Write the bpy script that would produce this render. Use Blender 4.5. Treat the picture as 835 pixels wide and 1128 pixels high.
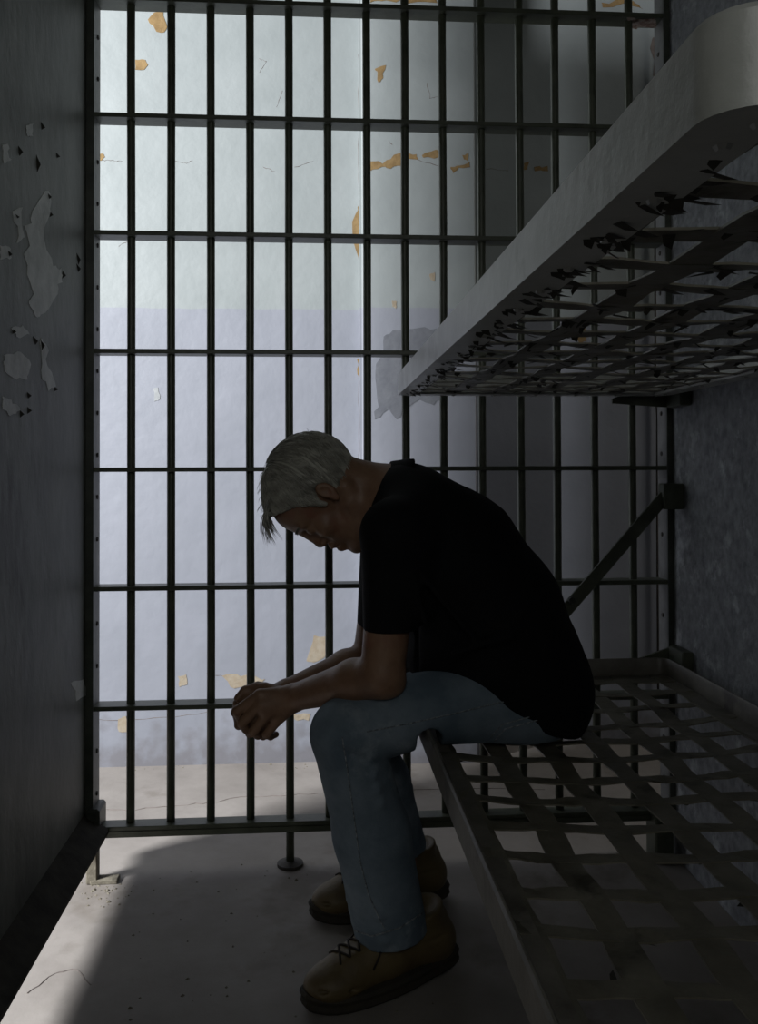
import bpy, bmesh, math, random
import numpy as np
from mathutils import Vector, Matrix
from mathutils.bvhtree import BVHTree
from mathutils.geometry import tessellate_polygon
random.seed(7); np.random.seed(7)
for o in list(bpy.data.objects): bpy.data.objects.remove(o)
scene = bpy.context.scene
COL = scene.collection

# ------------------------------------------------------------------ camera
FPX, CX, CY = 980.0, 417.5, 501.6
YAW, PITCH, ROLL = 0.0708, 0.0155, -0.0034
ZF = 0.125                                  # height of the grille's bottom bar above the floor
CAM = np.array([0.5812, -2.3481, 0.9078 + ZF])
def cam_axes():
    cy, sy, cp, sp = math.cos(YAW), math.sin(YAW), math.cos(PITCH), math.sin(PITCH)
    f = np.array([sy*cp, cy*cp, sp]); r = np.array([cy, -sy, 0.0]); u = np.cross(r, f)
    cr, sr = math.cos(ROLL), math.sin(ROLL)
    return r*cr + u*sr, -r*sr + u*cr, f
AR, AU, AF = cam_axes()
cd = bpy.data.cameras.new('camera'); cam = bpy.data.objects.new('camera', cd); COL.objects.link(cam)
cam.matrix_world = Matrix(((AR[0], AU[0], -AF[0], CAM[0]), (AR[1], AU[1], -AF[1], CAM[1]), (AR[2], AU[2], -AF[2], CAM[2]), (0, 0, 0, 1)))
cd.sensor_fit = 'HORIZONTAL'; cd.sensor_width = 36.0; cd.lens = FPX/835*36
cd.shift_y = -(564 - CY)/835; cd.clip_start = 0.02
scene.camera = cam
def ray(x, y): return AF + AR*(x - CX)/FPX - AU*(y - CY)/FPX
def atY(x, y, Y): d = ray(x, y); return CAM + d*((Y - CAM[1])/d[1])
def atX(x, y, X): d = ray(x, y); return CAM + d*((X - CAM[0])/d[0])
def atZ(x, y, Z): d = ray(x, y); return CAM + d*((Z - CAM[2])/d[2])

# ------------------------------------------------------------------ light
scene.view_settings.view_transform = 'Standard'
scene.view_settings.look = 'None'
scene.view_settings.gamma = 1.0
scene.view_settings.exposure = 0.0
world = bpy.data.worlds.new('world'); scene.world = world; world.use_nodes = True
bg = world.node_tree.nodes['Background']; bg.inputs[0].default_value = (0.85, 0.93, 1.0, 1); bg.inputs[1].default_value = 0.022
def area(name, loc, target, sx, sy, power, color):
    l = bpy.data.lights.new(name, 'AREA'); l.shape = 'RECTANGLE'; l.size = sx; l.size_y = sy; l.energy = power; l.color = color
    o = bpy.data.objects.new(name, l); COL.objects.link(o); o.location = loc
    o.rotation_euler = (Vector(target) - Vector(loc)).to_track_quat('-Z', 'Y').to_euler()
    return o
area('daylight_window', (-2.55, -1.86, 2.75), (0.3, 0.5, 1.0), 0.85, 1.0, 430, (0.97, 0.985, 1.0))
area('daylight_corridor_end', (4.2, 0.3, 1.75), (1.0, 0.3, 1.1), 0.4, 0.9, 16, (1.0, 0.96, 0.88))
area('daylight_cell_rear', (0.45, -3.5, 2.0), (0.8, 0.0, 0.9), 1.0, 0.9, 6.0, (0.98, 1.0, 0.96))

# ------------------------------------------------------------------ materials
def srgb(r, g, b):
    f = lambda c: (c/255/12.92 if c/255 <= .04045 else ((c/255 + .055)/1.055)**2.4)
    return (f(r), f(g), f(b), 1)
def material(name, c1, c2=None, scale=8, rough=.6, metal=0., bump=0., bscale=60, detail=6, lo=.35, hi=.65, spec=.5, third=None, tscale=3, stretch=(1, 1, 1), bdist=.004):
    m = bpy.data.materials.new(name); m.use_nodes = True
    nt = m.node_tree; N = nt.nodes; L = nt.links
    p = N['Principled BSDF']; p.inputs['Roughness'].default_value = rough; p.inputs['Metallic'].default_value = metal
    p.inputs['Specular IOR Level'].default_value = spec
    tc = N.new('ShaderNodeTexCoord'); mp = N.new('ShaderNodeMapping'); mp.inputs['Scale'].default_value = stretch
    L.new(tc.outputs['Object'], mp.inputs[0])
    def noise(s, d):
        n = N.new('ShaderNodeTexNoise'); n.inputs['Scale'].default_value = s; n.inputs['Detail'].default_value = d; n.inputs['Roughness'].default_value = .62
        L.new(mp.outputs[0], n.inputs['Vector']); return n
    if c2:
        n = noise(scale, detail); r = N.new('ShaderNodeValToRGB'); r.color_ramp.elements[0].position = lo; r.color_ramp.elements[1].position = hi
        r.color_ramp.elements[0].color = c1; r.color_ramp.elements[1].color = c2
        L.new(n.outputs['Fac'], r.inputs[0]); out = r.outputs[0]
        if third:
            n3 = noise(tscale, 8); r3 = N.new('ShaderNodeValToRGB'); r3.color_ramp.elements[0].position = .56; r3.color_ramp.elements[1].position = .66
            r3.color_ramp.elements[0].color = (0, 0, 0, 1); r3.color_ramp.elements[1].color = (1, 1, 1, 1); L.new(n3.outputs['Fac'], r3.inputs[0])
            mx = N.new('ShaderNodeMix'); mx.data_type = 'RGBA'; L.new(r3.outputs[0], mx.inputs[0]); L.new(out, mx.inputs[6]); mx.inputs[7].default_value = third
            out = mx.outputs[2]
        L.new(out, p.inputs['Base Color'])
    else: p.inputs['Base Color'].default_value = c1
    if bump:
        nb = noise(bscale, 5); b = N.new('ShaderNodeBump'); b.inputs['Strength'].default_value = bump; b.inputs['Distance'].default_value = bdist
        L.new(nb.outputs['Fac'], b.inputs['Height']); L.new(b.outputs[0], p.inputs['Normal'])
    return m
M = {}
M['bars'] = material('bar_paint', srgb(82, 86, 72), srgb(62, 66, 54), 14, .42, 0, .25, 40)
M['frame'] = material('frame_paint', srgb(70, 74, 66), srgb(46, 50, 44), 20, .45, 0, .25, 50)
M['flange'] = material('flange_paint', srgb(108, 108, 108), srgb(86, 86, 86), 20, .5, 0, .2, 50)
M['hole'] = material('bolt_dark', srgb(40, 38, 36), srgb(62, 56, 50), 60, .7)
M['foot'] = material('bracket_grime', srgb(128, 122, 108), srgb(92, 86, 74), 60, .85, 0, .5, 90)
M['stiffener'] = material('stiffener_dark', srgb(64, 61, 55), srgb(46, 44, 39), 20, .8, 0, .4, 50, spec=.15)  # dark brown-grey, darker than the wall plate above
M['rust'] = material('rust', srgb(120, 92, 80), srgb(172, 160, 150), 70, .9, 0, .6, 120)
M['plate'] = material('wall_plate_paint', srgb(112, 114, 106), srgb(78, 80, 74), 7, .5, 0, .5, 26, third=srgb(62, 60, 52), tscale=3.2, stretch=(1, 1, .55))
M['plate_bare'] = material('bare_plate', srgb(205, 205, 200), srgb(170, 171, 166), 22, .5, 0, .25, 60)
M['flake_dark'] = material('paint_flake_dark', srgb(38, 36, 30), srgb(58, 55, 46), 40, .7)
M['plaster'] = material('dark_plaster', srgb(150, 152, 156), srgb(112, 114, 118), 34, .7, 0, .8, 70, third=srgb(180, 182, 186), tscale=11, bdist=.006)
M['concrete'] = material('floor_concrete', srgb(148, 142, 137), srgb(130, 124, 119), 4, .7, 0, .35, 26, third=srgb(118, 111, 104), tscale=2.6)
M['ceiling'] = material('ceiling_paint', srgb(84, 86, 84), srgb(70, 72, 70), 6, .7)
M['ochre'] = material('bare_ochre_plaster', srgb(140, 116, 78), srgb(118, 95, 60), 30, .85, 0, .5, 80)
M['cream'] = material('bare_cream_plaster', srgb(160, 150, 134), srgb(146, 132, 112), 30, .85, 0, .5, 80)
M['stain'] = material('grey_cement_stain', srgb(112, 115, 122), srgb(100, 103, 111), 26, .85, 0, .4, 60)
M['crack'] = material('crack_dark', srgb(120, 112, 108), srgb(96, 88, 84), 30, .9)
M['peel'] = material('peeled_paint_edge', srgb(158, 161, 163), srgb(140, 143, 145), 30, .7)
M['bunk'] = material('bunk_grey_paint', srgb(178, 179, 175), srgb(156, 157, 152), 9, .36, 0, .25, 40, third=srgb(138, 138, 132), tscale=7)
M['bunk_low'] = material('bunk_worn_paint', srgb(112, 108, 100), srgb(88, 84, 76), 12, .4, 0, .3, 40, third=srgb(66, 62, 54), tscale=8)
M['strap'] = material('strap_paint', srgb(112, 108, 96), srgb(84, 80, 68), 16, .42, 0, .35, 50, third=srgb(56, 52, 40), tscale=9)
M['skin'] = material('skin', srgb(136, 106, 84), srgb(120, 90, 70), 26, .5, 0, .25, 90, third=srgb(128, 88, 70), tscale=9)
M['hair'] = material('grey_hair', srgb(188, 186, 176), srgb(134, 131, 122), 60, .5, 0, .5, 160, stretch=(.4, 1, 1))
M['shirt'] = material('black_knit', srgb(16, 17, 20), srgb(12, 13, 15), 60, .85, 0, .2, 300, spec=.2)
M['denim'] = material('blue_denim', srgb(118, 130, 140), srgb(88, 102, 114), 9, .85, 0, .5, 240, third=srgb(140, 150, 157), tscale=5, spec=.2, bdist=.002)
M['seam'] = material('denim_seam', srgb(72, 78, 86), srgb(150, 156, 160), 140, .9, spec=.2)
M['boot'] = material('tan_leather', srgb(100, 86, 56), srgb(82, 68, 42), 14, .55, 0, .3, 90, third=srgb(80, 66, 40), tscale=10)
M['sole'] = material('boot_sole', srgb(52, 46, 36), srgb(36, 32, 26), 30, .8)
M['lace'] = material('dark_lace', srgb(40, 30, 20), srgb(28, 22, 16), 60, .9)
M['sock'] = material('white_sock', srgb(190, 190, 188), srgb(170, 170, 168), 60, .95)

def wall_paint(name, split):
    """two-tone painted plaster: pale green-white above, lavender grey below a dado line"""
    m = bpy.data.materials.new(name); m.use_nodes = True; nt = m.node_tree; N = nt.nodes; L = nt.links
    p = N['Principled BSDF']; p.inputs['Roughness'].default_value = .55
    tc = N.new('ShaderNodeTexCoord'); sep = N.new('ShaderNodeSeparateXYZ'); L.new(tc.outputs['Object'], sep.inputs[0])
    n = N.new('ShaderNodeTexNoise'); n.inputs['Scale'].default_value = 9; n.inputs['Detail'].default_value = 4; L.new(tc.outputs['Object'], n.inputs['Vector'])
    ad = N.new('ShaderNodeMath'); ad.operation = 'MULTIPLY_ADD'; L.new(n.outputs['Fac'], ad.inputs[0]); ad.inputs[1].default_value = .012; L.new(sep.outputs['Z'], ad.inputs[2])
    gt = N.new('ShaderNodeMath'); gt.operation = 'GREATER_THAN'; L.new(ad.outputs[0], gt.inputs[0]); gt.inputs[1].default_value = split + .006
    mx = N.new('ShaderNodeMix'); mx.data_type = 'RGBA'; L.new(gt.outputs[0], mx.inputs[0])
    mx.inputs[6].default_value = srgb(140, 143, 153); mx.inputs[7].default_value = srgb(145, 151, 152)
    n2 = N.new('ShaderNodeTexNoise'); n2.inputs['Scale'].default_value = 5; n2.inputs['Detail'].default_value = 8; L.new(tc.outputs['Object'], n2.inputs['Vector'])
    r2 = N.new('ShaderNodeValToRGB'); r2.color_ramp.elements[0].position = .3; r2.color_ramp.elements[1].position = .7
    r2.color_ramp.elements[0].color = (.86, .87, .87, 1); r2.color_ramp.elements[1].color = (1, 1, 1, 1); L.new(n2.outputs['Fac'], r2.inputs[0])
    mu = N.new('ShaderNodeMix'); mu.data_type = 'RGBA'; mu.blend_type = 'MULTIPLY'; mu.inputs[0].default_value = 1
    L.new(mx.outputs[2], mu.inputs[6]); L.new(r2.outputs[0], mu.inputs[7])
    # grime along the foot of the wall, ragged
    n3 = N.new('ShaderNodeTexNoise'); n3.inputs['Scale'].default_value = 16; n3.inputs['Detail'].default_value = 8; L.new(tc.outputs['Object'], n3.inputs['Vector'])
    gm = N.new('ShaderNodeMath'); gm.operation = 'MULTIPLY_ADD'; L.new(n3.outputs['Fac'], gm.inputs[0]); gm.inputs[1].default_value = -.55; L.new(sep.outputs['Z'], gm.inputs[2])
    mr = N.new('ShaderNodeMapRange'); L.new(gm.outputs[0], mr.inputs[0]); mr.inputs[1].default_value = -.27; mr.inputs[2].default_value = -.12; mr.inputs[3].default_value = .55; mr.inputs[4].default_value = 0
    gx = N.new('ShaderNodeMix'); gx.data_type = 'RGBA'; L.new(mr.outputs[0], gx.inputs[0]); L.new(mu.outputs[2], gx.inputs[6]); gx.inputs[7].default_value = srgb(100, 95, 96)
    L.new(gx.outputs[2], p.inputs['Base Color'])
    b = N.new('ShaderNodeBump'); b.inputs['Strength'].default_value = .3; b.inputs['Distance'].default_value = .006
    n4 = N.new('ShaderNodeTexNoise'); n4.inputs['Scale'].default_value = 22; n4.inputs['Detail'].default_value = 5; L.new(tc.outputs['Object'], n4.inputs['Vector'])
    L.new(n4.outputs['Fac'], b.inputs['Height']); L.new(b.outputs[0], p.inputs['Normal'])
    return m
M['wall'] = wall_paint('corridor_wall_paint', atY(250, 340, .82)[2])

# ------------------------------------------------------------------ helpers
def mesh_obj(name, verts, faces, mat, parent=None, smooth=False):
    me = bpy.data.meshes.new(name); me.from_pydata([tuple(map(float, v)) for v in verts], [], faces); me.update()
    if smooth: me.shade_smooth()
    if mat: me.materials.append(M[mat])
    o = bpy.data.objects.new(name, me); COL.objects.link(o); o.parent = parent
    return o
def bm_obj(name, bm, mat, parent=None, smooth=False):
    bmesh.ops.recalc_face_normals(bm, faces=bm.faces)
    me = bpy.data.meshes.new(name); bm.to_mesh(me); bm.free()
    if smooth: me.shade_smooth()
    me.materials.append(M[mat])
    o = bpy.data.objects.new(name, me); COL.objects.link(o); o.parent = parent
    return o
def box_bm(bm, a, b, bevel=0.):
    r = bmesh.ops.create_cube(bm, size=1.0); vs = r['verts']
    for v in vs: v.co = Vector([(a[i] + b[i])/2 + v.co[i]*(b[i] - a[i]) for i in range(3)])
    if bevel:
        es = list({e for v in vs for e in v.link_edges}); bmesh.ops.bevel(bm, geom=es, offset=bevel, segments=1, affect='EDGES')
def box(name, a, b, mat, parent=None, bevel=0.):
    bm = bmesh.new(); box_bm(bm, a, b, bevel); return bm_obj(name, bm, mat, parent)
def tube_bm(bm, pts, rad, seg=8, closed=True):
    pts = [Vector(p) for p in pts]; n = len(pts); rad = rad if hasattr(rad, '__len__') else [rad]*n
    rings = []; prev = None
    for i, p in enumerate(pts):
        t = (pts[min(i+1, n-1)] - pts[max(i-1, 0)]).normalized()
        if prev is None:
            a = Vector((0, 0, 1)) if abs(t.z) < .9 else Vector((1, 0, 0)); x = t.cross(a).normalized()
        else: x = (prev - t*prev.dot(t)).normalized()
        prev = x; y = t.cross(x)
        rings.append([bm.verts.new(p + (x*math.cos(2*math.pi*k/seg) + y*math.sin(2*math.pi*k/seg))*rad[i]) for k in range(seg)])
    for i in range(n-1):
        for k in range(seg): bm.faces.new((rings[i][k], rings[i][(k+1) % seg], rings[i+1][(k+1) % seg], rings[i+1][k]))
    if closed: bm.faces.new(rings[0][::-1]); bm.faces.new(rings[-1])
def tube(name, pts, rad, mat, parent=None, seg=8, smooth=True):
    bm = bmesh.new(); tube_bm(bm, pts, rad, seg); return bm_obj(name, bm, mat, parent, smooth)
def disc_rod(name, a, b, r, mat, parent=None, seg=10): return tube(name, [a, b], r, mat, parent, seg, False)
def tag(o, label, cat=None, group=None, kind=None):
    o['label'] = label
    if cat: o['category'] = cat
    if group: o['group'] = group
    if kind: o['kind'] = kind
    return o
def empty(name, loc):
    o = bpy.data.objects.new(name, None); COL.objects.link(o); o.location = loc; o.empty_display_size = .1
    bpy.context.view_layer.update() if False else None
    return o
def ragged(poly, n=4, amp=.12):
    """subdivide an outline and make its edge ragged"""
    out = []; m = len(poly); sz = max(max(p[0] for p in poly) - min(p[0] for p in poly), max(p[1] for p in poly) - min(p[1] for p in poly))
    for i in range(m):
        a = poly[i]; b = poly[(i+1) % m]
        for k in range(n):
            t = k/n; j = amp*math.hypot(b[0]-a[0], b[1]-a[1])/n*1.2 if k else amp*sz*.05
            out.append((a[0] + (b[0]-a[0])*t + random.uniform(-j, j)*1.3, a[1] + (b[1]-a[1])*t + random.uniform(-j, j)*1.3))
    return out
def patch(name, px, onto, normal, thick, mat, parent, n=3, amp=.22):
    """thin patch with an outline measured in the photo, lying on the wall plane given by onto(x, y)"""
    pts = [Vector(onto(x, y)) for x, y in ragged(px, n, amp)]; nv = Vector(normal)
    bm = bmesh.new(); a = [bm.verts.new(p - nv*.002) for p in pts]; b = [bm.verts.new(p + nv*thick) for p in pts]
    k = len(pts)
    for t in tessellate_polygon([pts]): bm.faces.new([b[i] for i in t]); bm.faces.new([a[i] for i in t[::-1]])
    for i in range(k): bm.faces.new((a[i], a[(i+1) % k], b[(i+1) % k], b[i]))
    return bm_obj(name, bm, mat, parent)

# ------------------------------------------------------------------ setting
YB = 0.82                       # corridor back wall
XL, XR = float(atY(95, 500, -.03)[0]), float(atY(741.5, 500, -.034)[0])
floor = box('floor', (-4.5, -3.4, -.15), (5.5, YB + .5, 0), 'concrete'); tag(floor, 'bare worn concrete floor of the cell and corridor', 'floor', kind='structure')
wb = box('wall_back', (-4.5, YB, 0), (float(atY(396, 400, YB)[0]), YB + .4, 3.3), 'wall'); tag(wb, 'bright two-tone painted corridor wall with peeling spots behind the bars', 'wall', kind='structure')
XP0, XP1 = float(atY(396, 400, YB)[0]), float(atY(527, 400, YB - .05)[0])
bm = bmesh.new(); box_bm(bm, (XP0, YB - .05, 0), (XP1, YB + .4, 3.3))
bmesh.ops.bevel(bm, geom=[e for e in bm.edges if abs(e.verts[0].co.z - e.verts[1].co.z) > 1 and e.verts[0].co.y < YB], offset=.012, segments=3, affect='EDGES')
wp = bm_obj('wall_pilaster', bm, 'wall'); tag(wp, 'painted pilaster with ochre cracks and a grey cement stain', 'wall', kind='structure')
wr = box('wall_recess', (XP1, YB + .16, 0), (5.5, YB + .5, 3.3), 'wall'); tag(wr, 'shaded recessed corridor wall at the right behind the bars', 'wall', kind='structure')
onB = lambda x, y: atY(x, y, YB); onP = lambda x, y: atY(x, y, YB - .05); onR = lambda x, y: atY(x, y, YB + .16)
back = (0, -1, 0)
for px, mat in [([(163, 22), (170, 14), (180, 13), (184, 30), (181, 36), (172, 35)], 'ochre'), ([(149, 66), (160, 66), (163, 71), (159, 77), (149, 77)], 'ochre'),
                ([(107, 170), (113, 169), (116, 173), (112, 177), (107, 176)], 'ochre'), ([(392, 235), (396, 226), (398, 250), (396, 300), (392, 275)], 'ochre'),
                ([(245, 745), (262, 743), (277, 745), (292, 748), (288, 757), (258, 759)], 'cream'), ([(196, 745), (205, 743), (206, 754), (198, 757)], 'cream'),
                ([(130, 792), (139, 789), (141, 806), (131, 806)], 'cream'), ([(337, 728), (346, 700), (358, 701), (361, 720), (345, 730)], 'cream'), ([(322, 785), (342, 786), (340, 794), (324, 792)], 'cream'),
                ([(168, 428), (174, 427), (176, 440), (170, 442)], 'peel'), ([(393, 395), (397, 396), (397, 418), (394, 412)], 'ochre')]:
    patch('bare_patch', px, onB, back, .0015, mat, wb)
for px, mat in [([(413, 76), (425, 72), (422, 86), (417, 91), (416, 80)], 'ochre'), ([(405, 180), (417, 177), (422, 180), (434, 171), (442, 169), (442, 183), (430, 186), (420, 184), (407, 188)], 'ochre'),
                ([(449, 170), (459, 170), (460, 176), (449, 175)], 'ochre'), ([(465, 171), (480, 165), (484, 166), (483, 173), (466, 174)], 'ochre'),
                ([(496, 184), (508, 182), (517, 178), (518, 184), (505, 185), (499, 191)], 'ochre'), ([(509, 171), (516, 169), (515, 177), (511, 176)], 'ochre'),
                ([(408, 3), (420, 1), (442, 0), (441, -6), (408, -7)], 'ochre'), ([(449, 4), (482, 3), (480, -7), (450, -6)], 'ochre'), ([(432, 331), (437, 332), (436, 340), (432, 338)], 'cream'), ([(473, 302), (479, 300), (479, 310), (474, 308)], 'cream'),
                ([(423, 372), (432, 364), (455, 363), (484, 362), (494, 372), (497, 400), (490, 438), (478, 446), (462, 440), (447, 450), (438, 463), (428, 452), (412, 462), (416, 440), (413, 408), (420, 392)], 'stain')]:
    patch('bare_patch', px, onP, back, .0012, mat, wp)
for px, mat in [([(577, 180), (583, 178), (581, 187), (577, 187)], 'ochre'), ([(588, 184), (603, 183), (604, 189), (589, 189)], 'ochre'), ([(663, 3), (690, -1), (700, 4), (708, 10), (690, 3), (664, 9)], 'ochre'), ([(637, 362), (644, 360), (646, 376), (638, 378)], 'ochre'), ([(718, 42), (723, 41), (724, 83), (719, 84)], 'crack')]:  # the crack-coloured strip stands in for the dark gap beside the frame
    patch('bare_patch', px, onR, back, .0012, mat, wr)
def crack(pts, onto, parent, w=.0012, mat='crack'):
    P = []
    for i in range(len(pts)-1):
        for k in range(5):
            t = k/5; P.append((pts[i][0] + (pts[i+1][0]-pts[i][0])*t + random.uniform(-.8, .8), pts[i][1] + (pts[i+1][1]-pts[i][1])*t + random.uniform(-.8, .8)))
    P.append(pts[-1]); return tube('crack', [onto(*p) for p in P], [w*random.uniform(.4, 1.1) for _ in P], mat, parent, 4, False)
crack([(110, 176), (124, 177), (135, 178)], onB, wb); crack([(192, 178), (206, 180), (212, 177)], onB, wb); crack([(290, 184), (303, 189)], onB, wb); crack([(325, 184), (345, 178)], onB, wb)
crack([(286, 65), (293, 68), (286, 80)], onB, wb); crack([(305, 118), (311, 100)], onB, wb); crack([(130, 272), (141, 266)], onB, wb); crack([(228, 742), (246, 745)], onB, wb)
crack([(108, 793), (150, 793), (200, 789), (230, 784)], onB, wb); crack([(395, 60), (396, 130), (395, 180), (396, 220)], onB, wb); crack([(395, 420), (396, 480), (395, 520)], onB, wb)
crack([(460, 176), (483, 183)], onP, wp); crack([(470, 92), (474, 108), (484, 105)], onP, wp); crack([(428, 155), (432, 160)], onP, wp); crack([(535, 186), (560, 188)], onR, wr)
onF = lambda x, y: atZ(x, y, 0.0)
crack([(110, 893), (150, 892), (200, 887), (240, 884), (256, 879), (300, 877), (350, 874)], onF, floor, .0022); crack([(30, 1095), (60, 1072), (85, 1068), (100, 1085)], onF, floor, .002); crack([(420, 872), (520, 868), (600, 870)], onF, floor, .0018)
bm = bmesh.new()
for k in range(150):
    if k < 60: p = atZ(random.gauss(118, 14), random.gauss(982, 9), 0)
    elif k < 120: p = atZ(random.uniform(140, 480), random.uniform(950, 1125), 0)
    else: p = atZ(random.uniform(110, 440), random.uniform(841, 850), 0)
    q = random.uniform(.0012, .0042 if k % 9 else .007); a = random.uniform(0, 3)
    top = bm.verts.new((p[0], p[1], q*.8)); rg = [bm.verts.new((p[0] + q*random.uniform(.7, 1.4)*math.cos(a + i*1.57), p[1] + q*random.uniform(.7, 1.4)*math.sin(a + i*1.57), 0)) for i in range(4)]
    for i in range(4): bm.faces.new((top, rg[i], rg[(i+1) % 4]))
db = bm_obj('debris', bm, 'foot', floor); db['kind'] = 'stuff'
tag(box('ceiling', (XL - .02, -3.4, 2.62), (XR + .02, .08, 2.68), 'ceiling'), 'painted steel ceiling of the cell', 'ceiling', kind='structure')

tag(box('ceiling', (-1.2, .1, 3.0), (3.6, YB + .5, 3.08), 'ceiling'), 'unseen dark ceiling added over the corridor to cut bounced light', 'ceiling', kind='structure')  # out of view, added dark to hold down bounce onto the cell floor
# left partition: steel plate on feet, bottom stiffener, light runs under it
def prism_Y(name, prof, y0, y1, mat, parent=None):
    n = len(prof); v = [(x, y0, z) for x, z in prof] + [(x, y1, z) for x, z in prof]
    f = [tuple(range(n)), tuple(range(2*n-1, n-1, -1))] + [(i, i+n, (i+1) % n + n, (i+1) % n) for i in range(n)]
    bm = bmesh.new(); vs = [bm.verts.new(p) for p in v]; [bm.faces.new([vs[i] for i in q]) for q in f]; return bm_obj(name, bm, mat, parent)
zb = float(atY(120, 917, -.03)[2]); xb = float(atY(120, 917, -.03)[0]); zt = float(atY(100, 895, -.03)[2])
wl = box('wall_left', (XL - .012, -3.4, zb), (XL, .03, 2.82), 'plate'); tag(wl, 'dark grey painted steel partition with peeling patches, raised off the floor', 'wall', kind='structure')
prism_Y('bottom_stiffener', [(XL - .012, zb), (xb, zb), (xb, zb + .008), (XL, zt), (XL - .012, zt)], -3.4, -.031, 'stiffener', wl)
onL = lambda x, y: atX(x, y, XL)
for px in [[(42, 226), (50, 208), (56, 214), (54, 230), (50, 250), (58, 292), (69, 297), (66, 310), (60, 330), (52, 342), (40, 352), (33, 330), (30, 290), (28, 250)],
           [(44, 372), (50, 380), (56, 410), (61, 426), (52, 430), (46, 402)], [(4, 392), (22, 388), (34, 402), (30, 418), (14, 416), (5, 408)], [(12, 362), (24, 358), (32, 368), (20, 372)], [(2, 436), (12, 440), (22, 452), (10, 458), (2, 448)],
           [(14, 232), (24, 228), (26, 262), (18, 268)], [(0, 270), (10, 272), (12, 284), (0, 286)], [(2, 160), (8, 158), (12, 176), (4, 180)], [(28, 138), (36, 136), (36, 150), (30, 150)], [(78, 752), (92, 748), (96, 764), (84, 772)]]:
    patch('bare_patch', px, onL, (1, 0, 0), .001, 'plate_bare', wl, 4, .3)
bm = bmesh.new()
for x, y, l in [(45, 134, 9), (20, 160, 12), (52, 212, 8), (69, 298, 9), (36, 370, 10), (44, 373, 14), (30, 448, 8), (8, 275, 8), (60, 426, 5), (55, 233, 6), (84, 278, 14), (62, 168, 6), (16, 235, 6), (14, 362, 6), (22, 452, 8), (84, 290, 10), (40, 170, 20), (30, 432, 7)]:
    p = Vector(onL(x, y)); q = Vector(onL(x + random.uniform(-2, 3), y + l)); m_ = (p+q)/2 + Vector((.006, random.uniform(.004, .012), 0))
    bm.faces.new([bm.verts.new(p), bm.verts.new(m_), bm.verts.new(q)])
fl = bm_obj('paint_flakes', bm, 'flake_dark', wl); fl['kind'] = 'stuff'
# foot bracket carrying the partition
fb = Vector(atZ(103, 972, 0)); ft = Vector(atY(101, 943, fb.y))
br = empty('foot_bracket', (fb.x, fb.y, 0)); br.parent = wl
bm = bmesh.new(); box_bm(bm, (fb.x - .016, fb.y - .014, 0), (fb.x + .012, fb.y + .016, zb + .004), .003); bm_obj('bracket_leg', bm, 'foot', br).matrix_parent_inverse = Matrix.Translation(-br.location)
bm = bmesh.new(); box_bm(bm, (fb.x - .005, fb.y - .016, 0.0), (fb.x + .062, fb.y + .02, .011), .002); bm_obj('bracket_foot', bm, 'foot', br).matrix_parent_inverse = Matrix.Translation(-br.location)

# right wall: rough dark plaster, flush with the end of the grille
wr2 = box('wall_right', (XR, -3.4, 0), (XR + .16, .03, 2.62), 'plaster'); tag(wr2, 'rough dark grey plaster wall beside the bunks', 'wall', kind='structure')

# ------------------------------------------------------------------ barred grille
S, R = .1016*1.0078, .3048
root = empty('barred_grille', (0, 0, 0)); tag(root, 'dark steel cell grille of round vertical bars and flat crossbars', 'cell bars')
rowz = [ZF + (7-j)*R for j in range(8)]
GT = 2.62
for j, z in enumerate(rowz):
    y0, y1 = (-.03, .03) if j < 7 else (-.03, .018)
    box('crossbar', (0.008, y0, z - .0115), (15*S - .004, y1, z) if j < 7 else (15*S - .004, y1, z - .0), 'bars', root, .0012)
box('header_bar', (0.008, -.03, GT - .06), (15*S - .004, .03, GT - .002), 'bars', root, .002)
bx = {4: 4, }
jit = {11: .0035, 12: -.0015, 13: -.001, 14: -.001, 10: .001}
bar_mesh = None
for k in range(1, 15):
    z0 = rowz[7] - .002 if k != 5 else .012
    bm = bmesh.new(); x = k*S + jit.get(k, 0)
    zs = [z0] + [z0 + (GT - .03 - z0)*t for t in (.2, .4, .6, .8)] + [GT - .03]
    tube_bm(bm, [(x + (random.uniform(-.0012, .0012) if 0 < i < 5 else 0), 0, z) for i, z in enumerate(zs)], .0107, 14)
    b = bm_obj('vertical_bar', bm, 'bars', root, True)
    if k == 5:
        tube('base_flange', [(x, 0, 0), (x, 0, .008), (x, 0, .013)], [.034, .034, .016], 'hole', b, 20, False)
# bottom rail lip seen below the bars
box('bottom_rail', (0.008, -.033, rowz[7] - .026), (15*S - .004, -.022, rowz[7] - .0112), 'bars', root)
# end posts: angle iron with a bolted flange
def post(x0, x1, xf0, xf1, side):
    p = box('end_post', (x0, -.034, .06 if side else .10), (x1, -.026, GT), 'frame', root)
    fo = box('bolted_flange', (xf0, -.026, .12), (xf1, .032, GT), 'flange', p)
    xs = xf1 if side == 0 else xf0; sg = 1 if side == 0 else -1
    for i in range(22):
        z = .20 + i*.109
        if all(abs(z - r) > .02 for r in rowz):
            tube('bolt', [(xs, .004, z), (xs + sg*.003, .004, z)], [.0065, .005], 'hole', fo, 8, False)
post(XL, float(atY(103, 500, -.034)[0]), float(atY(103, 500, -.034)[0]) - .006, float(atY(103, 500, -.034)[0]), 0)
xq = float(atY(735, 500, -.034)[0])
post(xq, XR, xq, xq + .006, 1)
box('post_shoe', (XR - .07, -.07, 0), (XR - .02, .0, .13), 'bars', root, .004)
patch('rust_patch', [(690, 20), (722, 20), (722, 30), (692, 30)], lambda x, y: atZ(x, y, rowz[0] - .0115), (0, 0, -1), .001, 'rust', root, 4, .4)
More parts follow.
